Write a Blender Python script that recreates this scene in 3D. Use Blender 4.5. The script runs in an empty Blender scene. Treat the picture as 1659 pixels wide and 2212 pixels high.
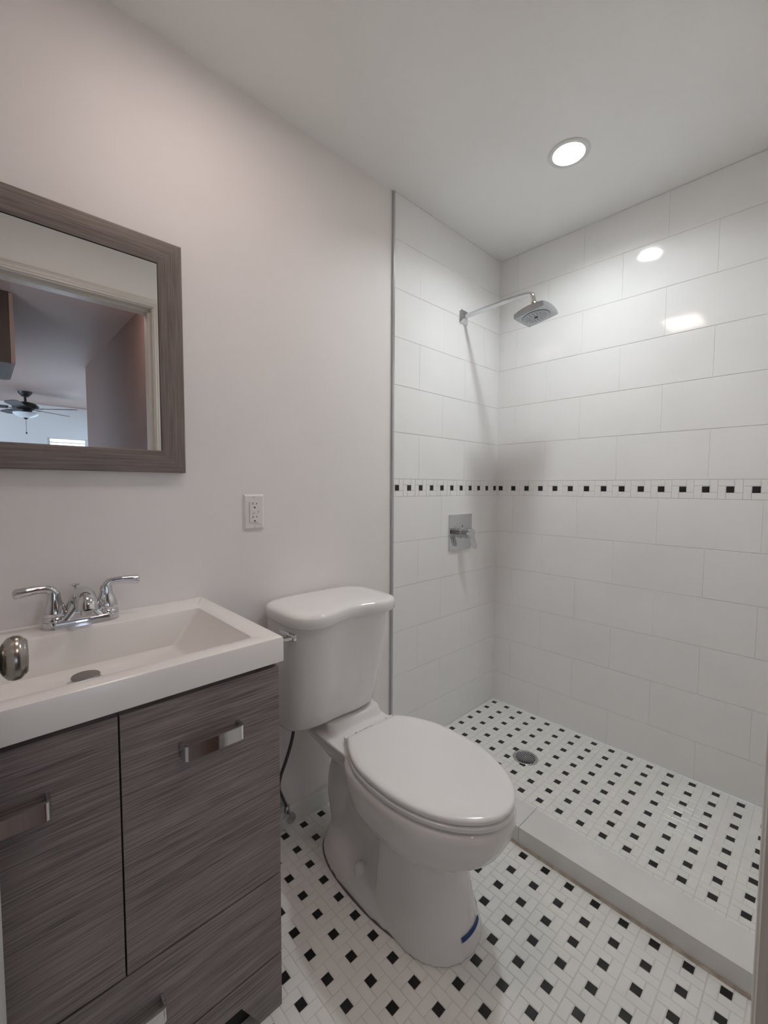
import bpy, bmesh, math, random
from mathutils import Vector, Matrix

random.seed(7)
SC = bpy.context.scene
COL = SC.collection
PI = math.pi

# ------------------------------------------------------------------ camera
cam_d = bpy.data.cameras.new('camera')
cam = bpy.data.objects.new('camera', cam_d)
COL.objects.link(cam)
cam_d.sensor_fit = 'HORIZONTAL'
cam_d.sensor_width = 36.0
cam_d.lens = 929.83 / 1659.0 * 36.0
cam_d.clip_start = 0.01
_R = Vector((0.72539135, -0.68832065, 0.00469845))
_U = Vector((0.03631896, 0.04508949, 0.99832253))
_F = Vector((0.68737786, 0.72400388, -0.05770662))
cam.matrix_world = Matrix(((_R.x, _U.x, -_F.x, -2.1143537), (_R.y, _U.y, -_F.y, -1.32296638),
                           (_R.z, _U.z, -_F.z, 1.23086279), (0, 0, 0, 1)))
SC.camera = cam

# ------------------------------------------------------------------ world, exposure, daylight
w = bpy.data.worlds.new('world')
SC.world = w
w.use_nodes = True
w.node_tree.nodes['Background'].inputs[0].default_value = (0.62, 0.78, 1.0, 1)
w.node_tree.nodes['Background'].inputs[1].default_value = 1.6
SC.view_settings.view_transform = 'Standard'
SC.view_settings.look = 'None'
SC.view_settings.gamma = 1.0
SC.view_settings.use_curve_mapping = False
SC.view_settings.exposure = 2.28
SC.cycles.diffuse_bounces = 8
SC.cycles.max_bounces = 16
SC.cycles.sample_clamp_indirect = 6.0

DOWNLIGHT = 80.0          # emission of the shower downlight lens
DOWNLIGHT_COL = (0.935, 0.99, 1.0)
FIXTURE = 2.9             # emission of the ceiling light over the vanity
FIXTURE_COL = (1.0, 0.82, 0.75)
HALLLAMP = 6.0            # emission of the hall ceiling lamp
HALL_COL = (1.0, 0.84, 0.76)
DAYLIGHT = 4.2           # watts of sky light through the bedroom window, more through the added one


def window_light(name, loc, rot, sx, sy, power):
    d = bpy.data.lights.new(name, 'AREA')
    d.shape = 'RECTANGLE'
    d.size, d.size_y = sx, sy
    d.energy = power
    d.color = (0.66, 0.82, 1.0)
    o = bpy.data.objects.new(name, d)
    o.location, o.rotation_euler = loc, rot
    COL.objects.link(o)


window_light('window_daylight', (-1.03, -7.22, 1.35), (PI / 2, 0, PI), 0.5, 1.2, DAYLIGHT)
window_light('window_daylight', (-4.35, -5.4, 1.45), (PI / 2, 0, -PI / 2), 1.1, 1.3, DAYLIGHT * 2.6)  # sky light for the added, unseen side window


# ------------------------------------------------------------------ materials
def mat(name, col, rough=0.5, metal=0.0, spec=None, coat=0.0, emit=None, estr=0.0):
    m = bpy.data.materials.new(name)
    m.use_nodes = True
    b = m.node_tree.nodes['Principled BSDF']
    b.inputs['Base Color'].default_value = (*col, 1)
    b.inputs['Roughness'].default_value = rough
    b.inputs['Metallic'].default_value = metal
    if spec is not None:
        b.inputs['Specular IOR Level'].default_value = spec
    if coat:
        b.inputs['Coat Weight'].default_value = coat
        b.inputs['Coat Roughness'].default_value = 0.04
    if emit:
        b.inputs['Emission Color'].default_value = (*emit, 1)
        b.inputs['Emission Strength'].default_value = estr
    return m


def nt(m):
    return m.node_tree.nodes, m.node_tree.links, m.node_tree.nodes['Principled BSDF']


def mottle(m, c1, c2, scale, bump=0.0, bscale=None, detail=4.0):
    N, L, B = nt(m)
    tc = N.new('ShaderNodeTexCoord')
    n = N.new('ShaderNodeTexNoise')
    n.inputs['Scale'].default_value = scale
    n.inputs['Detail'].default_value = detail
    L.new(tc.outputs['Object'], n.inputs['Vector'])
    r = N.new('ShaderNodeValToRGB')
    r.color_ramp.elements[0].position, r.color_ramp.elements[1].position = 0.35, 0.68
    r.color_ramp.elements[0].color, r.color_ramp.elements[1].color = (*c1, 1), (*c2, 1)
    L.new(n.outputs['Fac'], r.inputs['Fac'])
    L.new(r.outputs['Color'], B.inputs['Base Color'])
    if bump:
        n2 = N.new('ShaderNodeTexNoise')
        n2.inputs['Scale'].default_value = bscale or scale * 8
        L.new(tc.outputs['Object'], n2.inputs['Vector'])
        bp = N.new('ShaderNodeBump')
        bp.inputs['Strength'].default_value = bump
        bp.inputs['Distance'].default_value = 0.002
        L.new(n2.outputs['Fac'], bp.inputs['Height'])
        L.new(bp.outputs['Normal'], B.inputs['Normal'])
    return m


def wood(name, along, dark, light, rough=0.42):
    """grey laminate: fine streaks that run along one axis"""
    m = mat(name, light, rough)
    N, L, B = nt(m)
    tc = N.new('ShaderNodeTexCoord')

    def streak(a, b, detail, dist=0.0):
        mp = N.new('ShaderNodeMapping')
        s = [b, b, b]
        s['xyz'.index(along)] = a
        mp.inputs['Scale'].default_value = s
        L.new(tc.outputs['Object'], mp.inputs['Vector'])
        n = N.new('ShaderNodeTexNoise')
        n.inputs['Scale'].default_value = 1.0
        n.inputs['Detail'].default_value = detail
        n.inputs['Roughness'].default_value = 0.65
        n.inputs['Distortion'].default_value = dist
        L.new(mp.outputs['Vector'], n.inputs['Vector'])
        return n
    fine, broad = streak(7.0, 330.0, 3.0), streak(2.2, 60.0, 4.0, 0.3)
    mix = N.new('ShaderNodeMath')
    mix.operation = 'MULTIPLY_ADD'
    mix.inputs[1].default_value = 0.72
    L.new(fine.outputs['Fac'], mix.inputs[0])
    sc = N.new('ShaderNodeMath')
    sc.operation = 'MULTIPLY'
    sc.inputs[1].default_value = 0.28
    L.new(broad.outputs['Fac'], sc.inputs[0])
    L.new(sc.outputs[0], mix.inputs[2])
    r = N.new('ShaderNodeValToRGB')
    r.color_ramp.elements[0].position, r.color_ramp.elements[1].position = 0.36, 0.62
    r.color_ramp.elements[0].color, r.color_ramp.elements[1].color = (*dark, 1), (*light, 1)
    L.new(mix.outputs[0], r.inputs['Fac'])
    L.new(r.outputs['Color'], B.inputs['Base Color'])
    bp = N.new('ShaderNodeBump')
    bp.inputs['Strength'].default_value = 0.25
    bp.inputs['Distance'].default_value = 0.0006
    L.new(mix.outputs[0], bp.inputs['Height'])
    L.new(bp.outputs['Normal'], B.inputs['Normal'])
    return m


M_PAINT = mottle(mat('white_wall_paint', (.83, .80, .785), .55), (.82, .79, .775), (.84, .81, .795), 3, .05, 120)
M_CEIL = mottle(mat('ceiling_paint', (.88, .88, .87), .45), (.87, .87, .86), (.89, .89, .88), 2.5, .05, 90)
M_TILE = mottle(mat('glossy_white_wall_tile', (.85, .85, .845), .07), (.84, .84, .835), (.86, .86, .855), 5)
M_GROUT = mat('white_grout', (.70, .69, .675), .7)
M_FLOORW = mottle(mat('white_mosaic_tile', (.80, .80, .77), .22), (.78, .78, .755), (.82, .82, .795), 14)
M_FLOORB = mat('black_mosaic_tile', (.010, .010, .011), .25)
M_FGROUT = mottle(mat('floor_grout', (.66, .645, .62), .85), (.62, .60, .57), (.70, .69, .67), 9)
M_MARBLE = mottle(mat('white_marble', (.78, .775, .76), .18), (.69, .685, .67), (.79, .785, .77), 5, detail=8)
M_BASE = mat('white_baseboard_tile', (.78, .78, .76), .2)
M_CERAM = mat('white_vitreous_china', (.82, .805, .795), .07)
M_SEAT = mat('white_seat_plastic', (.84, .83, .825), .16)
M_SINK = mat('white_cultured_marble', (.85, .825, .805), .22)
M_CHROME = mat('polished_chrome', (.66, .67, .69), .05, 1.0)
M_CHROMED = mat('satin_chrome', (.55, .56, .58), .22, 1.0)
M_NICKEL = mat('brushed_nickel', (.36, .33, .30), .24, 1.0)
M_HEAD = mat('grey_satin_chrome', (.40, .42, .44), .25, 1.0)
M_STOP = mat('dull_metal', (.30, .28, .265), .35, 1.0)
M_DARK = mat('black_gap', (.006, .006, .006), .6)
M_RUBBER = mat('dark_grey_rubber', (.05, .05, .052), .5)
M_PLASTIC = mat('white_outlet_plastic', (.78, .75, .735), .3)
M_WOODX = wood('grey_wood_laminate', 'x', (.104, .085, .084), (.32, .27, .263))
M_FRAMEX = wood('grey_wood_frame', 'x', (.125, .100, .088), (.235, .193, .172))
M_FRAMEZ = wood('grey_wood_frame_upright', 'z', (.125, .100, .088), (.235, .193, .172))
M_MIRROR = mat('mirror_silver', (.90, .93, .92), .003, 1.0)
M_DOOR = mat('white_door_paint', (.74, .76, .74), .35)
M_CASING = mat('white_casing_paint', (.66, .63, .60), .35)
M_HALL = mat('hall_dim_brown', (.21, .125, .10), .6)  # dim warm light of the hall put into the wall colour
M_HALLCEIL = mat('hall_ceiling_dim_brown', (.44, .325, .285), .6)  # brown stands in for dim warm light on a white ceiling
M_BEDROOM = mat('bedroom_white_paint', (.78, .78, .78), .6)
M_HALLFLOOR = wood('hall_floorboards', 'y', (.10, .06, .04), (.22, .13, .08))
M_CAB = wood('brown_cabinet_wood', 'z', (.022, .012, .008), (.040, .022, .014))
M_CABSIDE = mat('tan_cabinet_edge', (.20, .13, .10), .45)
M_FANB = mat('dark_bronze', (.012, .011, .011), .4)
M_FANBLADE = mat('dark_fan_blade', (.03, .028, .03), .45)
M_FANGLASS = mat('frosted_fan_glass', (.72, .74, .78), .4)
M_LENS = mat('lit_downlight_lens', (.9, .9, .9), .4, emit=DOWNLIGHT_COL, estr=DOWNLIGHT)
M_FIXLENS = mat('lit_ceiling_light_lens', (.9, .88, .85), .4, emit=FIXTURE_COL, estr=FIXTURE)
M_TAPE = mat('blue_painters_tape', (.012, .05, .22), .6)
M_HOSE = mat('dark_braided_steel', (.10, .095, .09), .35, .8)
M_INK = mat('dark_printed_ink', (.03, .025, .025), .5)
M_BRASS = mat('brass_thread', (.75, .56, .25), .2, 1.0)
M_FACE = mat('grey_spray_face', (.50, .54, .58), .35)
M_SHADOW_SLOT = mat('grey_shadow_and_slot', (.14, .125, .12), .8)  # tone of the painted shadow round the toilet foot, and of screw slots


# ------------------------------------------------------------------ helpers
def link(name, me, parent=None, loc=None, rot=None):
    o = bpy.data.objects.new(name, me)
    COL.objects.link(o)
    if parent:
        o.parent = parent
    if loc is not None:
        o.location = loc
    if rot is not None:
        o.rotation_euler = rot
    return o


def fin(bm, name, mats, parent=None, smooth=None, loc=None, rot=None):
    bmesh.ops.recalc_face_normals(bm, faces=bm.faces[:])
    me = bpy.data.meshes.new(name)
    bm.to_mesh(me)
    bm.free()
    for m in (mats if isinstance(mats, (list, tuple)) else [mats]):
        me.materials.append(m)
    if smooth is not None:
        for p in me.polygons:
            p.use_smooth = True
        me.set_sharp_from_angle(angle=math.radians(smooth))
    return link(name, me, parent, loc, rot)


def tag(o, label, cat, group=None):
    o['label'], o['category'] = label, cat
    if group:
        o['group'] = group
    return o


def struct(o, label=None):
    o['kind'] = 'structure'
    if label:
        o['label'] = label
    return o


def thing(name, loc, label, cat, rotz=0.0):
    o = link(name, None, None, loc, (0, 0, rotz))
    return tag(o, label, cat)


def box(bm, x0, x1, y0, y1, z0, z1, mi=0):
    v = [bm.verts.new((x, y, z)) for z in (z0, z1) for x, y in ((x0, y0), (x1, y0), (x1, y1), (x0, y1))]
    fs = [bm.faces.new([v[i] for i in q]) for q in
          ((3, 2, 1, 0), (4, 5, 6, 7), (0, 1, 5, 4), (1, 2, 6, 5), (2, 3, 7, 6), (3, 0, 4, 7))]
    for f in fs:
        f.material_index = mi
    return fs


def bevel(bm, w, seg=2, angle=30):
    es = [e for e in bm.edges if len(e.link_faces) == 2 and e.calc_face_angle(0) > math.radians(angle)]
    if es:
        bmesh.ops.bevel(bm, geom=es, offset=w, segments=seg, profile=0.5, affect='EDGES', clamp_overlap=True)


def bbox(x0, x1, y0, y1, z0, z1, bw=0.0, seg=2):
    bm = bmesh.new()
    box(bm, x0, x1, y0, y1, z0, z1)
    if bw:
        bevel(bm, bw, seg)
    return bm


def ring(bm, pts):
    return [bm.verts.new(p) for p in pts]


def loft(bm, rings, cap0=True, cap1=True, mi=0):
    rs = [ring(bm, r) for r in rings]
    n = len(rs[0])
    for a, b in zip(rs, rs[1:]):
        for i in range(n):
            f = bm.faces.new((a[i], a[(i + 1) % n], b[(i + 1) % n], b[i]))
            f.material_index = mi
    if cap0:
        bm.faces.new(rs[0][::-1]).material_index = mi
    if cap1:
        bm.faces.new(rs[-1]).material_index = mi
    return rs


def lathe(bm, prof, origin=(0, 0, 0), axis='z', n=40, mi=0, cap=True):
    """prof: list of (radius, height along axis)"""
    def P(r, h, t):
        c, s = r * math.cos(t), r * math.sin(t)
        v = {'z': (c, s, h), 'y': (c, h, s), 'x': (h, c, s)}[axis]
        return tuple(v[i] + origin[i] for i in range(3))
    loft(bm, [[P(max(r, 1e-5), h, 2 * PI * i / n) for i in range(n)] for r, h in prof], cap, cap, mi)


def tube(bm, pts, rad, n=20, mi=0, cap=True, squash=None):
    pts = [Vector(p) for p in pts]
    rads = rad if isinstance(rad, (list, tuple)) else [rad] * len(pts)
    up = Vector((0, 0, 1))
    rs = []
    prev = None
    for i, p in enumerate(pts):
        t = (pts[min(i + 1, len(pts) - 1)] - pts[max(i - 1, 0)]).normalized()
        if prev is None:
            a = up if abs(t.dot(up)) < .9 else Vector((1, 0, 0))
            u = (a - t * a.dot(t)).normalized()
        else:
            u = (prev - t * prev.dot(t)).normalized()
        prev = u
        v = t.cross(u)
        su, sv = (1, 1) if squash is None else squash[i]
        rs.append([p + (u * math.cos(2 * PI * k / n) * su + v * math.sin(2 * PI * k / n) * sv) * rads[i] for k in range(n)])
    loft(bm, rs, cap, cap, mi)


def spline(pts, k=8):
    P = [Vector(p) for p in pts]
    P = [P[0] * 2 - P[1]] + P + [P[-1] * 2 - P[-2]]
    out = []
    for i in range(1, len(P) - 2):
        for j in range(k):
            t = j / k
            a, b, c, d = P[i - 1], P[i], P[i + 1], P[i + 2]
            out.append(.5 * ((2 * b) + (c - a) * t + (2 * a - 5 * b + 4 * c - d) * t * t + (3 * b - a - 3 * c + d) * t ** 3))
    out.append(P[-2])
    return out


def evaluated(o, name=None):
    """bake an object's modifiers into its mesh"""
    dg = bpy.context.evaluated_depsgraph_get()
    me = bpy.data.meshes.new_from_object(o.evaluated_get(dg))
    o.modifiers.clear()
    o.data = me
    return o


def text_mesh(name, txt, size, mtl, parent, matrix, extrude=0.0002):
    c = bpy.data.curves.new(name, 'FONT')
    c.body, c.size, c.extrude = txt, size, extrude
    c.align_x, c.align_y = 'CENTER', 'CENTER'
    t = bpy.data.objects.new(name, c)
    COL.objects.link(t)
    dg = bpy.context.evaluated_depsgraph_get()
    me = bpy.data.meshes.new_from_object(t.evaluated_get(dg))
    bpy.data.objects.remove(t)
    me.materials.clear()
    me.materials.append(mtl)
    me.transform(matrix)
    return link(name, me, parent)


# ------------------------------------------------------------------ dimensions of the room
CEIL = 2.4512
PB = 0.077                 # side of one pinwheel block of the mosaic
XT = -0.813                # where the tiled part of the back wall begins
XL, YF = -2.44, -1.287     # left wall, inner face of the door wall
YH = -1.407                # hall face of the door wall
DX0, DX1, DZ = -2.143, -1.375, 2.200    # door opening


# tile builders: every tile a chamfered slab on a grout sheet; axis maps (u, v, height) to the world
def tile(bm, M, u0, u1, v0, v1, h0, h1, ch, mi, cu=None):
    c = ch
    cu = ch if cu is None else cu
    lo = [M(u0, v0, h0), M(u1, v0, h0), M(u1, v1, h0), M(u0, v1, h0)]
    md = [M(u0, v0, h1 - c * .6), M(u1, v0, h1 - c * .6), M(u1, v1, h1 - c * .6), M(u0, v1, h1 - c * .6)]
    hi = [M(u0 + cu, v0 + c, h1), M(u1 - cu, v0 + c, h1), M(u1 - cu, v1 - c, h1), M(u0 + cu, v1 - c, h1)]
    a, b, d = ring(bm, lo), ring(bm, md), ring(bm, hi)
    for p, q in ((a, b), (b, d)):
        for i in range(4):
            bm.faces.new((p[i], p[(i + 1) % 4], q[(i + 1) % 4], q[i])).material_index = mi
    bm.faces.new(d).material_index = mi


def clip_tile(bm, M, r, lim, h0, h1, ch, g, mi, gu=None):
    gu = g if gu is None else gu
    u0, u1, v0, v1 = max(r[0], lim[0]), min(r[1], lim[1]), max(r[2], lim[2]), min(r[3], lim[3])
    if u1 - u0 > 2 * g + 2.5 * ch and v1 - v0 > 2 * g + 2.5 * ch:
        tile(bm, M, u0 + gu, u1 - gu, v0 + g, v1 - g, h0, h1, ch, mi, ch if gu == g else ch * .35)


def pinwheel(bm, M, cu, cv, lim, h0, h1, ch, g, wi, bi):
    s = PB / 3
    a, b, c, d = -1.5 * s, -.5 * s, .5 * s, 1.5 * s
    for r, mi in (((b, c, b, c), bi), ((a, c, c, d), wi), ((c, d, b, d), wi), ((b, d, a, b), wi), ((a, b, a, c), wi)):
        clip_tile(bm, M, (cu + r[0], cu + r[1], cv + r[2], cv + r[3]), lim, h0, h1, ch, g, mi)


def mosaic_floor(name, x0, x1, y0, y1, z, bx, by, flip=False):
    bm = bmesh.new()
    box(bm, x0, x1, y0, y1, z - .03, z - .0009, 0)
    M = (lambda u, v, h: (u, v, z + h))
    i0, i1 = int((x0 - bx) / PB) - 2, int((x1 - bx) / PB) + 2
    j0, j1 = int((y0 - by) / PB) - 2, int((y1 - by) / PB) + 2
    for i in range(i0, i1):
        for j in range(j0, j1):
            pinwheel(bm, M, bx + i * PB, by + j * PB, (x0, x1, y0, y1), -.002, 0.0, .0009, .0011, 1, 2)
    return fin(bm, name, [M_FGROUT, M_FLOORW, M_FLOORB])


def tiled_wall(name, M, u0, u1, z0, z1, even, odd, band_u, flipband):
    """courses of long white tiles in running bond with one mosaic band"""
    bm = bmesh.new()
    a = [M(u0, z0, 0), M(u1, z0, 0), M(u1, z1, 0), M(u0, z1, 0)]
    b = [M(u0, z0, -.006), M(u1, z0, -.006), M(u1, z1, -.006), M(u0, z1, -.006)]
    a = [M(u0, z0, .0006), M(u1, z0, .0006), M(u1, z1, .0006), M(u0, z1, .0006)]
    loft(bm, [b, a], mi=0)
    H, L = .1998, .340
    lim = (u0, u1, z0, z1)
    rows = [(1.2663 + k * H, k) for k in range(0, 7)] + [(1.1893 - (k + 1) * H, -k - 1) for k in range(0, 7)]
    for zz, k in rows:
        off = even if k % 2 == 0 else odd
        n0 = int((u0 - off) / L) - 2
        for i in range(n0, n0 + int((u1 - u0) / L) + 5):
            clip_tile(bm, M, (off + i * L, off + (i + 1) * L, zz, zz + H), lim, .0002, .0022, .0012, .0010, 1, .00025)
    n0 = int((u0 - band_u) / PB) - 2
    for i in range(n0, n0 + int((u1 - u0) / PB) + 5):
        pinwheel(bm, M, band_u + i * PB, 1.1893 + PB / 2, lim, -.001, .0022, .0010, .0009, 1, 2)
    return fin(bm, name, [M_GROUT, M_TILE, M_FLOORB])


# ------------------------------------------------------------------ the shell
struct(mosaic_floor('floor', XL, -.795, YH, 0.0, 0.0, -10.7211 * PB, -9.4553 * PB))
struct(mosaic_floor('floor_shower', -.70, 0.0, YF, 0.0, .0254, -.462 * PB, -.5614 * PB))
LXY = (-.496, -.590)        # downlight centre
bm = bmesh.new()
x0, x1, y0, y1 = XL - .1, .1, YF - .02, .1
n = 64
hole = [(LXY[0] + .056 * math.cos(2 * PI * k / n), LXY[1] + .056 * math.sin(2 * PI * k / n)) for k in range(n)]
out = []
for k in range(n):
    c, q = math.cos(2 * PI * k / n), math.sin(2 * PI * k / n)
    m = max(abs(c), abs(q))
    out.append((LXY[0] + .12 * c / m, LXY[1] + .12 * q / m))
lo = [ring(bm, [(x, y, CEIL) for x, y in hole]), ring(bm, [(x, y, CEIL) for x, y in out])]
hi = [ring(bm, [(x, y, CEIL + .08) for x, y in hole]), ring(bm, [(x, y, CEIL + .08) for x, y in out])]
for k in range(n):
    j = (k + 1) % n
    bm.faces.new((lo[0][k], lo[0][j], lo[1][j], lo[1][k]))
    bm.faces.new((hi[0][k], hi[1][k], hi[1][j], hi[0][j]))
    bm.faces.new((lo[0][k], hi[0][k], hi[0][j], lo[0][j]))
a, b, c, d = LXY[0] - .12, LXY[0] + .12, LXY[1] - .12, LXY[1] + .12
for q in ((x0, a, y0, y1), (b, x1, y0, y1), (a, b, y0, c), (a, b, d, y1)):
    box(bm, *q, CEIL, CEIL + .08)
struct(fin(bm, 'ceiling', M_CEIL))
struct(fin(bbox(XL - .1, .1, 0.0, .1, -.05, CEIL), 'wall_back', M_PAINT))
struct(fin(bbox(.0085, .1, YF - .1, 0.0, -.05, CEIL), 'wall_right', M_PAINT))
struct(fin(bbox(XL - .1, XL, YF, 0.0, -.05, CEIL), 'wall_left', M_PAINT))
# tiles of the shower: u to the right as one faces each wall
struct(tiled_wall('wall_back_tile', lambda u, v, h: (u, -.0065 - h, v), XT, -.0005, .0262, CEIL - .0005, -.310, -.145, -.2491 * PB, False))
struct(tiled_wall('wall_right_tile', lambda u, v, h: (.006 - .0065 - h, -u, v), .0005, -YF, .0262, CEIL - .0005, .285, .115, .4594 * PB, False))
# door wall round the opening
bm = bmesh.new()
box(bm, XL, DX0, YH, YF, -.05, CEIL)
box(bm, DX1, .1, YH, YF, -.05, CEIL)
box(bm, DX0, DX1, YH, YF, DZ, CEIL)
struct(fin(bm, 'wall_front', M_PAINT))
# metal edge strip where tile meets paint
bm = bbox(XT - .0065, XT + .001, -.0115, -.0002, .02, CEIL - .001, .0015, 2)
struct(fin(bm, 'trim_1', M_CHROMED, smooth=40), 'thin metal edge strip where shower tile meets painted wall')
# baseboard tile behind the toilet
struct(fin(bbox(XL + .005, XT - .007, -.009, -.0003, .0005, .068, .003, 2), 'baseboard_back', M_BASE))


def curb_piece(y0, y1):
    bm = bbox(-.797, -.672, y0, y1, .0005, .0625, .004, 2)
    return fin(bm, 'shower_curb', M_MARBLE, smooth=40)


o = struct(curb_piece(-.6160, -.0008))
o['label'] = 'short marble curb length between wall and toilet'
o = struct(curb_piece(YF + .001, -.6175))
o['label'] = 'long marble curb length in front of the shower floor'
bm = bmesh.new()
box(bm, -.8035, -.7972, YF, -.001, .0004, .006)
bevel(bm, .002, 1)
struct(fin(bm, 'trim_2', mottle(mat('beige_caulk', (.55, .47, .40), .7), (.42, .35, .29), (.66, .60, .53), 30)), 'beige caulk line along the foot of the curb')


# door jamb and casings
def casing_profile(side):
    # (across, proud) from the opening outward
    return [(0, 0), (0, .009), (.004, .011), (.010, .011), (.013, .014), (.027, .016), (.034, .013), (.039, .010), (.039, 0)]


def casing(name, yface, sgn):
    """two legs and a head with mitred corners, stood on face y"""
    bm = bmesh.new()
    r = .006
    rows = []
    for a, p in casing_profile(0):
        y = yface + sgn * p
        xl, xr, zt = DX0 - r - a + .012, DX1 + r + a - .012, DZ - .012 + r + a
        rows.append([(xl, y, 0.002), (xl, y, zt), (xr, y, zt), (xr, y, .002)])
    rs = [ring(bm, q) for q in rows]
    for a, b in zip(rs, rs[1:]):
        for i in range(3):
            bm.faces.new((a[i], a[i + 1], b[i + 1], b[i]))
    for i in (0, 3):
        bm.faces.new([q[i] for q in rs])
    for i in range(3):
        bm.faces.new((rs[0][i], rs[0][i + 1], rs[-1][i + 1], rs[-1][i]))
    return fin(bm, name, M_CASING, smooth=35)


struct(casing('trim_3', YF - .0005, 1), 'door casing on the bathroom side')
struct(casing('trim_4', YH + .0005, -1), 'door casing on the hall side')
bm = bmesh.new()
box(bm, DX1 - .012, DX1 + .001, YH, YF, .002, DZ - .012)
box(bm, DX0 - .001, DX0 + .012, YH, YF, .002, DZ - .012)
box(bm, DX0 - .001, DX1 + .001, YH, YF, DZ - .012, DZ + .001)
box(bm, DX1 - .024, DX1 - .012, YH + .02, YF - .042, .002, DZ - .012)
box(bm, DX0 + .012, DX0 + .024, YH + .02, YF - .042, .002, DZ - .012)
box(bm, DX0 + .024, DX1 - .024, YH + .02, YF - .042, DZ - .024, DZ - .012)
struct(fin(bm, 'trim_5', M_CASING), 'door jamb with stop')

# the door, swung open along the left edge of the view
t = struct(fin(bbox(-.035, 0, .0, .748, .012, DZ - .018, .002, 1), 'door_1', M_DOOR, loc=(-2.150, YF + .018, 0), rot=(0, 0, math.radians(-3.15))), 'white door swung open beside the vanity')
bm = bmesh.new()
KY, KZ = .672, 1.008
lathe(bm, [(.0, -0.0003), (.032, -0.0003), (.032, 0.0035), (.028, 0.0065), (.013, 0.0090), (.012, 0.0120), (.020, 0.0155), (.0265, 0.0210),
           (.0285, 0.0270), (.0280, 0.0330), (.0255, 0.0365), (.0235, 0.0375), (.0230, 0.0390), (.020, 0.0415), (0, 0.0425)], (0, KY, KZ), 'x', 48)
fin(bm, 'door_knob', M_NICKEL, t, smooth=50)

# ------------------------------------------------------------------ hall and bedroom seen in the mirror
HX = -1.25
YE = -4.05
struct(fin(bbox(-2.72, HX, YE, YH, -.03, -.002), 'floor_hall', M_HALLFLOOR))
struct(fin(bbox(-4.3, -.72, -7.0, YE, -.03, -.002), 'floor_bedroom', M_HALLFLOOR))
struct(fin(bbox(-4.4, -.55, -7.1, YH + .002, CEIL - .01, CEIL + .06), 'ceiling_hall', M_HALLCEIL))
struct(fin(bbox(HX, HX + .12, YE, YH, -.03, CEIL), 'wall_hall_right', M_HALL))
struct(fin(bbox(-2.84, -2.72, YE, YH, -.03, CEIL), 'wall_hall_left', M_HALL))
bm = bmesh.new()
box(bm, HX + .12, -.6, YE - .0, YE + .1, -.03, CEIL)
struct(fin(bm, 'wall_bedroom_near_right', M_BEDROOM))
struct(fin(bbox(-4.4, -2.84, YE, YE + .1, -.03, CEIL), 'wall_bedroom_near_left', M_BEDROOM))
struct(fin(bbox(-.72, -.6, -7.0, YE, -.03, CEIL), 'wall_bedroom_right', M_BEDROOM))
W1 = (-1.29, -.775, .62, 1.965)     # window in the far wall
bm = bmesh.new()
box(bm, -4.4, W1[0], -7.1, -7.0, -.03, CEIL)
box(bm, W1[1], -.6, -7.1, -7.0, -.03, CEIL)
box(bm, W1[0], W1[1], -7.1, -7.0, -.03, W1[2])
box(bm, W1[0], W1[1], -7.1, -7.0, W1[3], CEIL)
struct(fin(bm, 'wall_bedroom_far', M_BEDROOM))
bm = bmesh.new()
box(bm, -4.4, -4.3, -7.0, -6.0, -.03, CEIL)
box(bm, -4.4, -4.3, -4.8, YE, -.03, CEIL)
box(bm, -4.4, -4.3, -6.0, -4.8, -.03, .75)
box(bm, -4.4, -4.3, -6.0, -4.8, 2.1, CEIL)
struct(fin(bm, 'wall_bedroom_left', M_BEDROOM))
M_PANE = bpy.data.materials.new('window_pane_glass')
M_PANE.use_nodes = True
_n = M_PANE.node_tree
_t = _n.nodes.new('ShaderNodeBsdfTransparent')
_g = _n.nodes.new('ShaderNodeBsdfGlossy')
_g.inputs['Roughness'].default_value = .02
_m = _n.nodes.new('ShaderNodeMixShader')
_m.inputs[0].default_value = .06
_n.links.new(_t.outputs[0], _m.inputs[1])
_n.links.new(_g.outputs[0], _m.inputs[2])
_n.links.new(_m.outputs[0], _n.nodes['Material Output'].inputs[0])


def win(name, M, w0, w1, z0, z1):
    bm = bmesh.new()
    f = .035

    def bb(a, b, c, d):
        v = [M(a, 0, c), M(b, .05, d)]
        lo = [min(v[0][i], v[1][i]) for i in range(3)]
        hi = [max(v[0][i], v[1][i]) for i in range(3)]
        box(bm, lo[0], hi[0], lo[1], hi[1], lo[2], hi[2])
    bb(w0, w0 + f, z0, z1)
    bb(w1 - f, w1, z0, z1)
    bb(w0 + f, w1 - f, z0, z0 + f)
    bb(w0 + f, w1 - f, z1 - f * .5, z1)
    bb(w0 + f, w1 - f, z1 - .075, z1 - .06)
    zm = (z0 + z1) / 2
    bb(w0 + f, w1 - f, zm - .02, zm + .02)
    o = struct(fin(bm, name, M_CASING))
    bm = bmesh.new()
    v = [M(w0 + f, .02, z0 + f), M(w1 - f, .024, z1 - f * .5)]
    lo = [min(v[0][i], v[1][i]) for i in range(3)]
    hi = [max(v[0][i], v[1][i]) for i in range(3)]
    box(bm, lo[0], hi[0], lo[1], hi[1], lo[2], hi[2])
    fin(bm, 'pane', M_PANE, o)


win('window_1', lambda u, d, z: (u, -7.08 + d, z), *W1)
win('window_added', lambda u, d, z: (-4.38 + d, u, z), -6.0, -4.8, .75, 2.1)  # unseen window, added to bring light into the bedroom

# wall cabinet in the hall, its underside and end in the mirror
t = thing('wall_cabinet', (-2.19, -2.62, 2.0), 'brown wooden wall cabinet hung high in the hall, seen in the mirror', 'cabinet')
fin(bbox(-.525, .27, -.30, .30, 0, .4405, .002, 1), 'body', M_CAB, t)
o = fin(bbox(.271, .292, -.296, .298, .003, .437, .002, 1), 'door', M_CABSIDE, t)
o['label'] = 'paler tan cabinet door'

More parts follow.
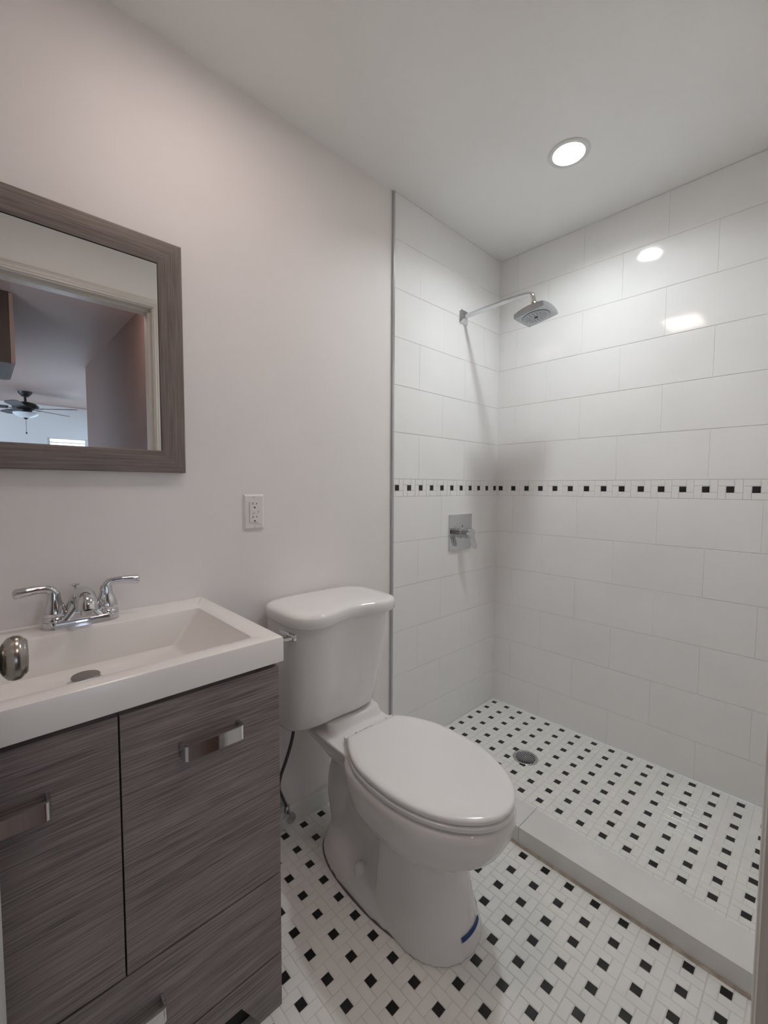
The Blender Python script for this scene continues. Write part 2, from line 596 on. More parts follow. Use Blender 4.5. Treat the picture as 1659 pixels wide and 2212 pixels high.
t = thing('hall_ceiling_lamp', (-1.46, -1.66, CEIL - .01), 'round warm ceiling lamp in the hall outside the bathroom door', 'light')
bm = bmesh.new()
lathe(bm, [(0, -.0005), (.125, -.0005), (.125, -.02), (.118, -.024), (0, -.024)], n=40)
fin(bm, 'base', M_CASING, t, smooth=40)
bm = bmesh.new()
lathe(bm, [(.112, -.0242), (.112, -.05), (.09, -.07), (.05, -.08), (0, -.083)], n=40)
fin(bm, 'diffuser', mat('lit_hall_lamp_glass', (.9, .86, .8), .4, emit=HALL_COL, estr=HALLLAMP), t, smooth=50)

# ceiling fan
FX, FY = -1.60, -6.0
t = thing('ceiling_fan', (FX, FY, CEIL - .01), 'dark ceiling fan with frosted bowl light, seen in the mirror', 'ceiling fan')
bm = bmesh.new()
lathe(bm, [(0, 0), (.075, 0), (.073, -.02), (.035, -.065), (0, -.07)], n=32)
fin(bm, 'canopy', M_FANB, t, smooth=40)
bm = bmesh.new()
lathe(bm, [(.014, -.06), (.014, -.145)], n=16)
fin(bm, 'downrod', M_FANB, t, smooth=40)
bm = bmesh.new()
lathe(bm, [(0, -.125), (.04, -.13), (.11, -.15), (.14, -.18), (.135, -.215), (.07, -.235), (.06, -.265), (0, -.268)], n=36)
fin(bm, 'motor', M_FANB, t, smooth=40)
bm = bmesh.new()
lathe(bm, [(.13, -.268), (.135, -.275), (.115, -.30), (.06, -.33), (0, -.338)], n=36)
fin(bm, 'light_bowl', M_FANGLASS, t, smooth=60)
bm = bmesh.new()
lathe(bm, [(0, -.328), (.03, -.335), (.012, -.352), (0, -.356)], n=20)
fin(bm, 'finial', M_FANB, t, smooth=40)
bm = bmesh.new()
lathe(bm, [(.0022, -.35), (.0022, -.52)], n=8)
lathe(bm, [(0, -.515), (.009, -.52), (.009, -.535), (0, -.542)], n=12)
fin(bm, 'pull_chain', M_FANB, t, smooth=40)
for k in range(5):
    bm = bmesh.new()
    a = []
    for i in range(9):
        u = i / 8
        x = .17 + u * .43
        hw = .048 + .018 * math.sin(u * PI * .75)
        if i == 8:
            hw *= .7
        a.append((x, hw))
    top = [(x, h, .003 - h * .19) for x, h in a] + [(x, -h, .003 + h * .19) for x, h in reversed(a)]
    bot = [(x, y, z - .006) for x, y, z in top]
    loft(bm, [bot, top])
    for v in bm.verts:
        v.co.z -= .215
    box(bm, .10, .20, -.012, .012, -.222, -.216)
    fin(bm, 'blade', M_FANBLADE, t, rot=(0, 0, math.radians(36 + 72 * k)))

# ------------------------------------------------------------------ lights of the bathroom
t = thing('recessed_downlight', (LXY[0], LXY[1], CEIL), 'round lit recessed downlight in the ceiling above the shower', 'light')
bm = bmesh.new()
lathe(bm, [(.0535, .050), (.0535, -.001), (.055, -.0035), (.062, -.0045), (.071, -.003), (.073, -.0004), (.0555, -.0004), (.0555, .052)], n=56, cap=False)
fin(bm, 'trim_ring', mat('white_light_trim', (.74, .74, .73), .45), t, smooth=50)
bm = bmesh.new()
lathe(bm, [(0, .0235), (.030, .0240), (.0440, .0255), (.0458, .029), (.0458, .052), (0, .052)], n=56)
fin(bm, 'lens', M_LENS, t, smooth=50)

t = thing('ceiling_light', (-1.65, -.50, CEIL), 'rectangular lit ceiling light over the vanity', 'light')
bm = bbox(-.165, .165, -.125, .125, -.022, -.0005, .006, 2)
fin(bm, 'housing', mat('white_fixture_plastic', (.82, .81, .79), .4), t, smooth=40)
bm = bbox(-.145, .145, -.105, .105, -.027, -.0222, .003, 2)
fin(bm, 'lens', M_FIXLENS, t, smooth=40)

# ------------------------------------------------------------------ vanity
VX, VW = -1.945, .325          # centre and half width of the top
VT = .894
t = thing('vanity_cabinet', (VX, -.235, 0), 'grey wood-grain vanity cabinet under the white sink top', 'cabinet')
CW = .317                      # half width of the carcass
FY0 = -.4655 + .235            # front plane, local y
bm = bmesh.new()
box(bm, -CW, -CW + .016, FY0 + .018, .232, .0, .836)
box(bm, CW - .016, CW, FY0 + .018, .232, .0, .836)
box(bm, -CW + .016, CW - .016, .222, .232, .09, .836)
box(bm, -CW + .016, CW - .016, FY0 + .02, .222, .09, .106)
fin(bm, 'carcass', M_WOODX, t)
# kick panel with a cut-out
bm = bmesh.new()
pr = [(-CW, .001), (-CW + .055, .001), (-CW + .10, .076), (CW - .10, .076), (CW - .055, .001), (CW, .001), (CW, .1325), (-CW, .1325)]
loft(bm, [[(x, FY0 + .017, z) for x, z in pr], [(x, FY0, z) for x, z in pr]])
fin(bm, 'kick_panel', M_WOODX, t)
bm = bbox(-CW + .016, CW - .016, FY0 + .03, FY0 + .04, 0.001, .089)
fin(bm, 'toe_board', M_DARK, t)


def pull(parent, cx, cz, half=.0605):
    bm = bmesh.new()
    y0 = FY0 - .0002
    out, r, th = -.031, .010, .0060
    path = [(cx - half, y0), (cx - half, y0 + out + r)]
    for k in range(1, 5):
        a = PI / 2 * k / 4
        path.append((cx - half + r - r * math.cos(a), y0 + out + r - r * math.sin(a)))
    path += [(cx + half - r, y0 + out)]
    for k in range(1, 5):
        a = PI / 2 * k / 4
        path.append((cx + half - r + r * math.sin(a), y0 + out + r - r * math.cos(a)))
    path += [(cx + half, y0)]
    rs = []
    n = len(path)
    for i, (x, y) in enumerate(path):
        a, b = path[max(i - 1, 0)], path[min(i + 1, n - 1)]
        tx, ty = b[0] - a[0], b[1] - a[1]
        l = math.hypot(tx, ty)
        nx, ny = ty / l, -tx / l     # outward
        nx, ny = (-nx, -ny)
        rs.append([(x, y, cz - .0145), (x, y, cz + .0145), (x + nx * th, y + ny * th, cz + .0145), (x + nx * th, y + ny * th, cz - .0145)])
    loft(bm, rs)
    bevel(bm, .0012, 2, 40)
    return fin(bm, 'handle', M_CHROME, parent, smooth=35)


G = .0016
for s in (-1, 1):
    x0, x1 = (-CW, -G) if s < 0 else (G, CW)
    d = fin(bbox(x0, x1, FY0, FY0 + .017, .3345, .8245, .0012, 1), 'door', M_WOODX, t)
    pull(d, s * .160, .722)
d = fin(bbox(-CW, CW, FY0, FY0 + .017, .1365, .3305, .0012, 1), 'drawer', M_WOODX, t)
pull(d, 0.0, .236)

# sink top with a rectangular basin
t = thing('sink_top', (VX, 0, VT), 'white sink top with a wide rectangular basin, resting on the grey vanity', 'sink')
bm = bmesh.new()


def rrect(x0, x1, y0, y1, r, z, n=5):
    pts = []
    for cx, cy, a0 in ((x1 - r, y1 - r, 0), (x0 + r, y1 - r, PI / 2), (x0 + r, y0 + r, PI), (x1 - r, y0 + r, 1.5 * PI)):
        for k in range(n + 1):
            a = a0 + PI / 2 * k / n
            pts.append((cx + r * math.cos(a), cy + r * math.sin(a), z))
    return pts


o0, o1 = -VW, VW
yb, yf = -.0005, -.476
oz = [(-.0565, .0), (-.006, .0), (-.0018, .0015), (0.0, .006)]
R0 = [rrect(o0 + i, o1 - i, yf + i, yb - min(i, .0005), .004 + i * .2, z) for z, i in oz]
inn = [(0.0, 0.0), (-.002, .004), (-.008, .007)]
bx0, bx1, by0, by1 = -.275, .275, -.437, -.104
R1 = [rrect(bx0 + i, bx1 - i, by0 + i, by1 - i, .012, z) for z, i in inn]
R1.append(rrect(bx0 + .068, bx1 - .068, by0 + .012, by1 - .020, .012, -.085))
R1.append(rrect(bx0 + .078, bx1 - .078, by0 + .018, by1 - .028, .012, -.092))
R1.append(rrect(bx0 + .20, bx1 - .20, by0 + .10, by1 - .06, .03, -.095))
RU = [rrect(bx0 + .08, bx1 - .08, by0 + .03, by1 - .03, .03, -.104), rrect(bx0 + .04, bx1 - .04, by0 + .006, by1 - .012, .02, -.094),
      rrect(bx0 - .006, bx1 + .006, by0 - .006, by1 + .006, .012, -.0565)]
loft(bm, RU + R0 + R1, True, True)
fin(bm, 'basin', M_SINK, t, smooth=35)
bm = bmesh.new()
lathe(bm, [(0, -.0925), (.036, -.0925), (.036, -.0905), (.029, -.0895), (.028, -.0915), (0, -.0915)], (-.008, -.206, -.0015), n=40)
o = fin(bm, 'drain_flange', M_CHROME, t, smooth=40)
bm = bmesh.new()
lathe(bm, [(0, -.092), (.010, -.091), (.010, -.082), (.0265, -.081), (.0272, -.077), (.0262, -.0755), (0, -.075)], (-.008, -.206, -.0015), n=40)
fin(bm, 'drain_stopper', M_STOP, t, smooth=40)

# faucet
FA = (-1.935, -.056)
t = thing('faucet', (FA[0], FA[1], VT), 'chrome two-handle centerset faucet on the back of the sink top', 'faucet')


def stadium(hl, r, z, n=14):
    pts = []
    for k in range(n + 1):
        a = -PI / 2 + PI * k / n
        pts.append((hl + r * math.cos(a), r * math.sin(a), z))
    for k in range(n + 1):
        a = PI / 2 + PI * k / n
        pts.append((-hl + r * math.cos(a), r * math.sin(a), z))
    return pts


bm = bmesh.new()
loft(bm, [stadium(.051, .0285, .0003), stadium(.051, .0285, .004), stadium(.051, .027, .0045), stadium(.052, .0275, .015), stadium(.051, .0255, .0182), stadium(.051, .020, .020)])
fin(bm, 'base', M_CHROME, t, smooth=40)
bm = bmesh.new()
# spout: a broad arch that sweeps up and forward out of a flared skirt
path = spline([(0, .010, .010), (0, .007, .036), (0, -.003, .058), (0, -.022, .071), (0, -.046, .070), (0, -.064, .059), (0, -.072, .044)], 6)
n = len(path)
tube(bm, path, [.0255 - .0035 * i / (n - 1) for i in range(n)], 32)
loft(bm, [stadium(k, q, zz) for k, q, zz in ((.034, .0265, .012), (.026, .026, .021), (.015, .0258, .034), (.007, .0255, .046), (.002, .024, .060))])
fin(bm, 'spout', M_CHROME, t, smooth=50)
bm = bmesh.new()
lathe(bm, [(0, .037), (.0125, .037), (.0125, .048), (0, .048)], (0, -.0715, 0), n=24)
fin(bm, 'aerator', M_CHROMED, t, smooth=40)
bm = bmesh.new()
lathe(bm, [(.0028, .015), (.0028, .087), (.006, .089), (.0105, .092), (.011, .094), (0, .095)], (-.008, .024, 0), n=20)
fin(bm, 'lift_rod', M_CHROME, t, smooth=40)
for s in (-1, 1):
    bm = bmesh.new()
    c = (s * .053, 0, 0)
    lathe(bm, [(.0255, .018), (.0255, .0245), (.0235, .0262), (.0225, .0275), (.0240, .0295), (.0242, .037), (.0225, .046), (.0185, .056), (.0150, .064), (.0135, .072), (.0135, .080), (.012, .086), (0, .089)], c, n=36)
    hp = spline([(s * .052, 0, .070), (s * .054, .0, .083), (s * .062, -.001, .0925), (s * .080, -.003, .0955), (s * .102, -.005, .0945), (s * .122, -.006, .0925)], 6)
    m = len(hp)
    tube(bm, hp, [.0122 - .0030 * math.sin(PI * min(i / (m * .62), 1) * .5) + .0026 * max(0, (i / m - .6) / .4) for i in range(m)], 22)
    bmesh.ops.create_uvsphere(bm, u_segments=18, v_segments=10, radius=.0115, matrix=Matrix.Translation(hp[-1]) @ Matrix.Diagonal((.55, 1, 1, 1)))
    fin(bm, 'handle', M_CHROME, t, smooth=50)

# ------------------------------------------------------------------ mirror
t = thing('wall_mirror', (-1.945, 0, 1.586), 'grey wood-framed mirror on the back wall above the faucet', 'mirror')
hw, z0, z1, fw = .2765, -.317, .316, .061
prof = [(0, -.001), (0, -.017), (.003, -.0205), (.012, -.0215), (.044, -.0165), (.056, -.0135), (.061, -.011), (.061, -.004)]
bm = bmesh.new()
rs = []
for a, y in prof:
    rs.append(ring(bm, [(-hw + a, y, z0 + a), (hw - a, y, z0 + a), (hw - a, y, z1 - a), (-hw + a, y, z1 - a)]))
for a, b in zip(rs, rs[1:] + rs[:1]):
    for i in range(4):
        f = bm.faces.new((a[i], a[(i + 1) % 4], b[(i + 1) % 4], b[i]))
        f.material_index = 2 if a is rs[-2] else i % 2  # black inner lip, its colour doubling as the shadow gap at the glass
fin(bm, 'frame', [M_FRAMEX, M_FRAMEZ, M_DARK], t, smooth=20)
fin(bbox(-hw + .056, hw - .056, -.0075, -.0025, z0 + .056, z1 - .056), 'glass', M_MIRROR, t)

# ------------------------------------------------------------------ outlet
t = thing('wall_outlet', (-1.4515, 0, 1.1475), 'white double wall outlet with test buttons, above the toilet tank', 'outlet')
bm = bmesh.new()
PWx, PHz = .0355, .0575
rr = [(0.0, 0.0003), (0, -.0018), (.0055, -.0062)]
loft(bm, [[(-PWx + i, y, -PHz + i), (PWx - i, y, -PHz + i), (PWx - i, y, PHz - i), (-PWx + i, y, PHz - i)] for i, y in rr])
bevel(bm, .0006, 1, 20)
fin(bm, 'plate', M_PLASTIC, t)
fa = fin(bbox(-.0165, .0165, -.0092, -.0055, -.0335, .0335, .0012, 2), 'receptacle', M_PLASTIC, t, smooth=40)
for s in (-1, 1):
    zc = .0205 * s + (.0015 if s > 0 else -.0015)
    for dx, hh in ((-.0064, .0043), (.0064, .0037)):
        fin(bbox(dx - .0009, dx + .0009, -.0096, -.0088, zc + .0035 - hh + .003, zc + .0035 + hh + .001), 'slot', M_DARK, fa)
    bm = bmesh.new()
    ps = [(.0026 * math.cos(a), .0028 * math.sin(a)) for a in [PI * k / 8 for k in range(9)]] + [(-.0026, -.0018), (.0026, -.0018)]
    loft(bm, [[(x, -.0088, zc - .0075 + z) for x, z in ps], [(x, -.0096, zc - .0075 + z) for x, z in ps]])
    fin(bm, 'ground_hole', M_DARK, fa)
for x0, x1 in ((-.0150, -.0052), (-.0040, .0075)):
    fin(bbox(x0, x1, -.0103, -.0090, -.0032, .0048, .0005, 1), 'test_button', M_PLASTIC, fa)
for z in (-.0012, .0028):
    fin(bbox(.0112, .0136, -.0097, -.0090, z - .0009, z + .0009), 'indicator', M_DARK, fa)
for s in (-1, 1):
    bm = bmesh.new()
    lathe(bm, [(0, -.0060), (.0028, -.0060), (.0028, -.0068), (0, -.0072)], (0, 0, s * .0485), 'y', 16)
    sc = fin(bm, 'screw', M_PLASTIC, t, smooth=40)
    fin(bbox(-.0004, .0004, -.0075, -.0069, s * .0485 - .0026, s * .0485 + .0026), 'screw_slot', M_SHADOW_SLOT, sc)

# ------------------------------------------------------------------ toilet
TX = -1.173
t = thing('toilet', (TX, 0, 0), 'white two-piece toilet with its lid closed, between vanity and shower', 'toilet', math.radians(-1.5))


def egg(ybk, yfr, hw, z, n=64, back=3.2, frac=.45, fpow=2.15):
    yc = ybk + (yfr - ybk) * frac
    pts = []
    for k in range(n):
        a = 2 * PI * k / n
        c, s = math.cos(a), math.sin(a)
        p = fpow if s < 0 else back
        x = hw * math.copysign(abs(c) ** (2 / p), c)
        y = yc + ((yc - yfr) * -abs(s) ** (2 / p) if s < 0 else (ybk - yc) * abs(s) ** (2 / p))
        pts.append((x, y, z))
    return pts


bm = bmesh.new()
# bowl
loft(bm, [egg(-.36, -.60, .075, .17), egg(-.35, -.660, .118, .215), egg(-.335, -.725, .150, .255), egg(-.31, -.775, .174, .300), egg(-.295, -.797, .184, .345), egg(-.285, -.802, .185, .380), egg(-.28, -.797, .181, .396), egg(-.28, -.785, .17, .401)])
# front column
loft(bm, [[(x - .015, y, z) for x, y, z in q] for q in (egg(-.44, -.716, .131, .0, back=9), egg(-.44, -.710, .127, .02, back=9), egg(-.44, -.690, .115, .09, back=9), egg(-.44, -.670, .105, .17, back=9), egg(-.44, -.662, .102, .23, back=9), egg(-.44, -.66, .102, .28, back=9))])
# foot
loft(bm, [[(x - .014, y, z) for x, y, z in q] for q in (egg(-.115, -.705, .144, .0, back=2.6, frac=.46), egg(-.118, -.700, .140, .018, back=2.6, frac=.46), egg(-.13, -.66, .122, .05, back=2.6, frac=.5), egg(-.15, -.62, .080, .085, back=2.6, frac=.5), egg(-.16, -.60, .060, .13, back=2.6, frac=.5), egg(-.17, -.60, .05, .2, back=2.6, frac=.5))])
# trapway
tube(bm, spline([(0, -.44, .17), (0, -.36, .24), (0, -.26, .285), (0, -.185, .25), (0, -.165, .16), (0, -.20, .02)], 5), [.085 if i < 10 else .078 for i in range(26)], 24)
# deck that carries the tank
dk = [(.30, .075, -.13, -.33), (.335, .092, -.10, -.33), (.372, .115, -.055, -.34), (.400, .131, -.046, -.34), (.408, .131, -.045, -.34)]
loft(bm, [rrect(-h - .008, h - .008, y0, y1, .03, z) for z, h, y1, y0 in dk])
# raised pad under the tank
loft(bm, [rrect(-.119, .119, -.225, -.05, .03, .40), rrect(-.112, .112, -.205, -.055, .03, .441)])
bowl = fin(bm, 'bowl', M_CERAM, t, smooth=60)
md = bowl.modifiers.new('remesh', 'REMESH')
md.mode = 'VOXEL'
md.voxel_size = .0055
md.use_smooth_shade = True
md = bowl.modifiers.new('smooth', 'SMOOTH')
md.factor, md.iterations = .5, 7
evaluated(bowl)
for s in (-1, 1):
    bm = bmesh.new()
    lathe(bm, [(.0185, .025), (.0185, .062), (.016, .078), (.008, .0865), (0, .088)], (s * .118, -.372, 0), n=28)
    fin(bm, 'bolt_cap', M_CERAM, t, smooth=60)
bm = bmesh.new()
loft(bm, [[(x - .014, y, z) for x, y, z in q] for q in (egg(-.113, -.7075, .1455, .0004, back=2.6, frac=.46), egg(-.115, -.7055, .1435, .003, back=2.6, frac=.46))])
fin(bm, 'foot_shadow', M_SHADOW_SLOT, t)  # dark strip standing in for the thin shadow where the toilet meets the floor


# tank
def tank_ring(hw, yb, yf, z, dip, p=4.0, n=96, xo=0.0, q=6.5):
    pts = []
    yc = (yb + yf) / 2
    for k in range(n):
        a = 2 * PI * k / n
        c, s = math.cos(a), math.sin(a)
        e = q if s > 0 else p
        x = hw * math.copysign(abs(c) ** (2 / e), c)
        y = yc + (yb - yf) / 2 * math.copysign(abs(s) ** (2 / e), s)
        if s < 0:
            y += dip * math.exp(-(x / (hw * .38)) ** 2) * abs(s)
        pts.append((x + xo, y, z))
    return pts


XO = -.066
bm = bmesh.new()
tk = [(.444, .158, -.040, -.176, .004), (.450, .176, -.031, -.196, .006), (.462, .182, -.028, -.208, .008), (.51, .186, -.027, -.222, .010), (.62, .195, -.026, -.248, .014), (.74, .197, -.025, -.270, .018), (.808, .198, -.025, -.278, .020)]
loft(bm, [tank_ring(h, b, f, z, d, xo=XO, p=3.0) for z, h, b, f, d in tk])
fin(bm, 'tank', M_CERAM, t, smooth=60)
bm = bmesh.new()
tl = [(.8085, .203, -.016, -.287, .029), (.8095, .208, -.012, -.294, .032), (.813, .2095, -.011, -.297, .033), (.838, .2095, -.011, -.297, .033), (.846, .205, -.014, -.292, .033), (.851, .191, -.024, -.277, .031), (.853, .16, -.05, -.245, .018)]
loft(bm, [tank_ring(h, b, f, z, d, xo=XO, p=4.0, q=4.2) for z, h, b, f, d in tl])
fin(bm, 'tank_lid', M_CERAM, t, smooth=60)
# flush lever on the left of the tank front
bm = bmesh.new()
LX, LZ = -.252, .776
lathe(bm, [(0, -.150), (.0145, -.150), (.0160, -.196), (.0150, -.206), (.011, -.211), (.0115, -.219), (.0090, -.225), (0, -.227)], (LX, 0, LZ), 'y', 28)
tube(bm, [(LX, -.214, LZ), (LX - .016, -.215, LZ - .001), (LX - .05, -.208, LZ - .005), (LX - .08, -.198, LZ - .008)], [.0080, .0075, .0068, .0078], 16)
fin(bm, 'flush_lever', M_CHROME, t, smooth=50)

# seat ring and lid
LIDP = [(-.285, .104), (-.32, .129), (-.36, .151), (-.41, .170), (-.46, .1775), (-.52, .180), (-.58, .1765), (-.64, .164), (-.695, .142), (-.735, .117), (-.765, .089), (-.785, .061), (-.799, .030), (-.803, .0)]


def lid_ring(z, inset=0.0, cy=-.54, drop=0.0):
    sp = spline([(h, y, 0) for y, h in LIDP], 4)
    half = [(p.x, p.y) for p in sp]
    full = [(x, y) for x, y in half] + [(-x, y) for x, y in reversed(half[:-1])]
    k = 1 - inset / .18
    ky = 1 - inset / .26
    return [(x * k, cy + (y - cy) * ky, z + drop * (y - cy)) for x, y in full]


bm = bmesh.new()
loft(bm, [lid_ring(.4035, .006), lid_ring(.4065, .000), lid_ring(.4165, -.001), lid_ring(.4200, .004)])
fin(bm, 'seat', M_SEAT, t, smooth=45)
bm = bmesh.new()
loft(bm, [lid_ring(.4205, .007), lid_ring(.4245, .0015), lid_ring(.4310, .0), lid_ring(.4360, .002), lid_ring(.4392, .007), lid_ring(.4402, .020)])
fin(bm, 'seat_lid', M_SEAT, t, smooth=50)
for s in (-1, 1):
    bm = bbox(s * .090 - .013, s * .090 + .013, -.292, -.268, .4005, .4285, .004, 2)
    fin(bm, 'hinge', M_SEAT, t, smooth=40)
# printed maker's mark on the deck
lg = text_mesh('maker_mark', 'GLACIER BAY', .0098, M_INK, t, Matrix.Translation((.004, -.2525, .4092)))
lg['label'] = 'small dark printed lettering on the deck'
fin(bbox(-.0425, -.0345, -.2565, -.2485, .4086, .4094), 'maker_mark', M_INK, t)
# strip of painter's tape on the front of the column
bm = bmesh.new()
e0, e1 = [(x - .015, y, z) for x, y, z in egg(-.44, -.7055, .1240, .044, 240, 9)], [(x - .015, y, z) for x, y, z in egg(-.44, -.7025, .1218, .055, 240, 9)]
idx = [i for i in range(240) if 257 <= 360 * i / 240 <= 296]
pts0, pts1 = [e0[i] for i in idx], [e1[i] for i in idx]
outw = lambda p: (p[0] * 1.006, p[1] - .001, p[2])
va, vb = ring(bm, [p for p in pts0]), ring(bm, [p for p in pts1])
vc, vd = ring(bm, [outw(p) for p in pts0]), ring(bm, [outw(p) for p in pts1])
for i in range(len(idx) - 1):
    bm.faces.new((vc[i], vc[i + 1], vd[i + 1], vd[i]))
    bm.faces.new((va[i], vb[i], vb[i + 1], va[i + 1]))
    bm.faces.new((va[i], va[i + 1], vc[i + 1], vc[i]))
    bm.faces.new((vb[i], vd[i], vd[i + 1], vb[i + 1]))
for i in (0, len(idx) - 1):
    bm.faces.new((va[i], vc[i], vd[i], vb[i]))
o = fin(bm, 'tape_strip', M_TAPE, t, smooth=60)
o['label'] = 'blue tape strip low on the pedestal'

# water supply
t = thing('shutoff_valve', (-1.372, 0, .100), 'small metal shutoff valve on the wall behind the vanity corner', 'valve')
bm = bmesh.new()
lathe(bm, [(.030, -.0092), (.030, -.012), (.022, -.020), (.011, -.022), (.011, -.050), (.013, -.050), (.013, -.066), (0, -.066)], axis='y', n=28)
fin(bm, 'escutcheon', M_CHROMED, t, smooth=40)
bm = bmesh.new()
lathe(bm, [(0, -.015), (.012, -.015), (.012, .025), (.009, .030), (0, .030)], (0, -.058, 0), n=20)
fin(bm, 'body', M_CHROMED, t, smooth=40)
bm = bmesh.new()
lathe(bm, [(0, -.066), (.006, -.066), (.006, -.080), (.018, -.081), (.018, -.089), (0, -.090)], axis='y', n=20)
fin(bm, 'handle', M_CHROMED, t, smooth=40)
t = thing('water_supply_hose', (-1.372, -.10, .425), 'dark braided supply hose hanging under the toilet tank', 'hose')
bm = bmesh.new()
tube(bm, spline([(.004, 0, .006), (.003, 0, -.02), (-.008, .0, -.06), (-.028, .0, -.11), (-.040, .012, -.16), (-.036, .028, -.21), (-.012, .038, -.270), (-.002, .042, -.296)], 6), .0055, 16)
fin(bm, 'hose', M_HOSE, t, smooth=50)
bm = bmesh.new()
lathe(bm, [(0, .018), (.016, .018), (.017, .012), (.013, .006), (.009, .003), (.009, -.008), (0, -.008)], (.004, 0, .0), n=20)
fin(bm, 'coupling_nut', M_HOSE, t, smooth=40)

# ------------------------------------------------------------------ shower fittings
SX = -.333
t = thing('wall_shower', (SX, -.009, 2.070), 'square chrome shower head on a long wall arm', 'shower head')
bm = bmesh.new()
q = [(.0335, 0.0003), (.0335, -.003), (.030, -.006), (.018, -.012), (.016, -.013)]
loft(bm, [[(x, y, z) for x, z, _ in rrect(-h, h, -h, h, .004, 0)] for h, y in q])
fin(bm, 'wall_flange', M_CHROME, t, smooth=30)
bm = bmesh.new()
arm = spline([(0, -.008, 0), (0, -.05, .001), (0, -.15, .004), (0, -.25, .006), (0, -.325, .006), (0, -.352, .001), (0, -.366, -.012), (0, -.371, -.035)], 6)
tube(bm, arm, .0108, 22)
fin(bm, 'arm', M_CHROME, t, smooth=60)
bm = bmesh.new()
lathe(bm, [(.0100, -.030), (.0100, -.040)], (0, -.371, 0), n=20)
fin(bm, 'brass_ring', M_BRASS, t, smooth=40)
# the head, tilted a little outward
bm = bmesh.new()
lathe(bm, [(.011, .006), (.013, .002), (.013, -.008), (.016, -.013), (.022, -.020), (.03, -.024)], (0, 0, 0), n=28)


def bow_square(h, bow, z, n=9):
    pts = []
    c = [(h, -h), (h, h), (-h, h), (-h, -h)]
    for i in range(4):
        a, b = c[i], c[(i + 1) % 4]
        nx, ny = (b[1] - a[1]) / (2 * h), -(b[0] - a[0]) / (2 * h)
        for k in range(n):
            u = k / n
            f = bow * (1 - (2 * u - 1) ** 2)
            pts.append((a[0] + (b[0] - a[0]) * u + nx * f, a[1] + (b[1] - a[1]) * u + ny * f, z))
    return pts


def domed(h, bow, z, lift):
    return [(x, y, z + lift * (1 - (max(abs(x), abs(y)) and (min(abs(x), abs(y)) / max(abs(x), abs(y)))) ** 2)) for x, y, _ in bow_square(h, bow, z)]


loft(bm, [bow_square(.018, .0, -.020), domed(.045, .001, -.027, .004), domed(.063, .0015, -.036, .008), domed(.0665, .002, -.041, .010), domed(.0675, .002, -.056, .0), bow_square(.0665, .002, -.0585)])
hd = fin(bm, 'spray_head', M_HEAD, t, smooth=35, loc=(0, -.374, -.045), rot=(math.radians(-9.5), 0, 0))
bm = bmesh.new()
lathe(bm, [(0, -.058), (.0555, -.058), (.0555, -.0602), (.053, -.0608), (0, -.0608)], n=48)
fp = fin(bm, 'spray_plate', M_FACE, hd, smooth=30)
bm = bmesh.new()
for rr_, cnt in ((.018, 8), (.026, 12), (.034, 14), (.042, 18)):
    for k in range(cnt):
        a = 2 * PI * (k + .3) / cnt
        lathe(bm, [(.0017, -.0605), (.0014, -.0622)], (rr_ * math.cos(a), rr_ * math.sin(a), 0), n=8)
nz = fin(bm, 'spray_nozzles', M_RUBBER, hd)
nz['kind'] = 'stuff'
bm = bmesh.new()
lathe(bm, [(0, -.060), (.0085, -.060), (.0085, -.0622), (0, -.0618)], n=24)
fin(bm, 'spray_hub', M_RUBBER, hd, smooth=40)
bm = bmesh.new()
lathe(bm, [(.0555, -.0584), (.0568, -.0584), (.0568, -.0592), (.0555, -.0592)], n=48, cap=False)
fin(bm, 'spray_ring', M_DARK, hd, smooth=40)

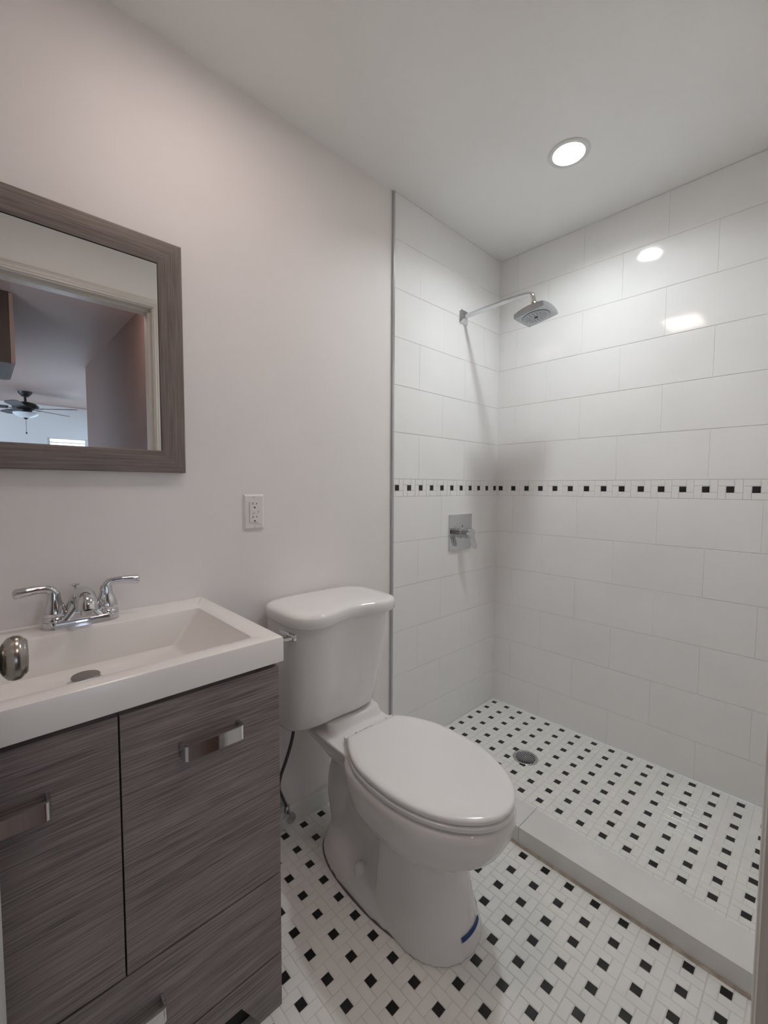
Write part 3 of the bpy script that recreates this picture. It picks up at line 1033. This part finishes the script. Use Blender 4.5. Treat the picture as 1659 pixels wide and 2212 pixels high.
t = thing('shower_valve', (-.335, -.009, 1.006), 'square chrome shower control with lever handle on the tiled wall', 'shower control')
fin(bbox(-.092, .092, -.008, .0003, -.0895, .0895, .0022, 2), 'escutcheon', M_CHROME, t, smooth=30)
bm = bmesh.new()
lathe(bm, [(.028, -.0078), (.028, -.020), (.0245, -.021), (.0245, -.037), (.0235, -.0375), (.0235, -.039), (.0255, -.040), (.0255, -.054), (0, -.054)], (0, 0, -.004), 'y', 40)
fin(bm, 'sleeve', M_CHROME, t, smooth=30)
bm = bmesh.new()
lathe(bm, [(.0, -.0545), (.0245, -.0545), (.0245, -.074), (.023, -.0765), (0, -.078)], (0, 0, -.004), 'y', 40)
# flat lever pointing down and right
pr = [(-.014, .018), (.012, .020), (.016, .0), (.014, -.040), (.012, -.078), (.0, -.088), (-.011, -.078), (-.014, -.02)]
ca, sa = math.cos(math.radians(24)), math.sin(math.radians(24))
pr = [(x * ca - z * sa, x * sa + z * ca) for x, z in pr]
loft(bm, [[(x, -.064, z - .004) for x, z in pr], [(x, -.0745 - max(0, -z) * .06, z - .004) for x, z in pr]])
bevel(bm, .001, 1, 40)
fin(bm, 'lever', M_CHROME, t, smooth=30)
bm = bmesh.new()
lathe(bm, [(0, -.0078), (.0032, -.0078), (.0032, -.0092), (0, -.0095)], (.010, 0, .030), 'y', 16)
fin(bm, 'index_mark', M_DARK, t, smooth=40)

# floor drain
t = thing('floor_drain', (-.372, -.414, .0256), 'round perforated metal drain set in the shower floor', 'drain')
bm = bmesh.new()
lathe(bm, [(0, .0002), (.0525, .0002), (.054, .0022), (.052, .0034), (.0485, .0034), (.047, .0022), (0, .0022)], n=56)
fin(bm, 'strainer', M_CHROMED, t, smooth=40)
bm = bmesh.new()
s = .0088
for i in range(-7, 8):
    for j in range(-7, 8):
        x, y = (i + .5 * (j % 2)) * s, j * s * .866
        if .004 < math.hypot(x, y) < .0435:
            lathe(bm, [(.0028, .00215), (.0028, .0026)], (x, y, 0), n=10)
h = fin(bm, 'drain_holes', M_DARK, t)
h['kind'] = 'stuff'
bm = bmesh.new()
lathe(bm, [(0, .0022), (.003, .0022), (.003, .0036), (0, .004)], n=14)
fin(bm, 'screw', M_CHROMED, t, smooth=40)
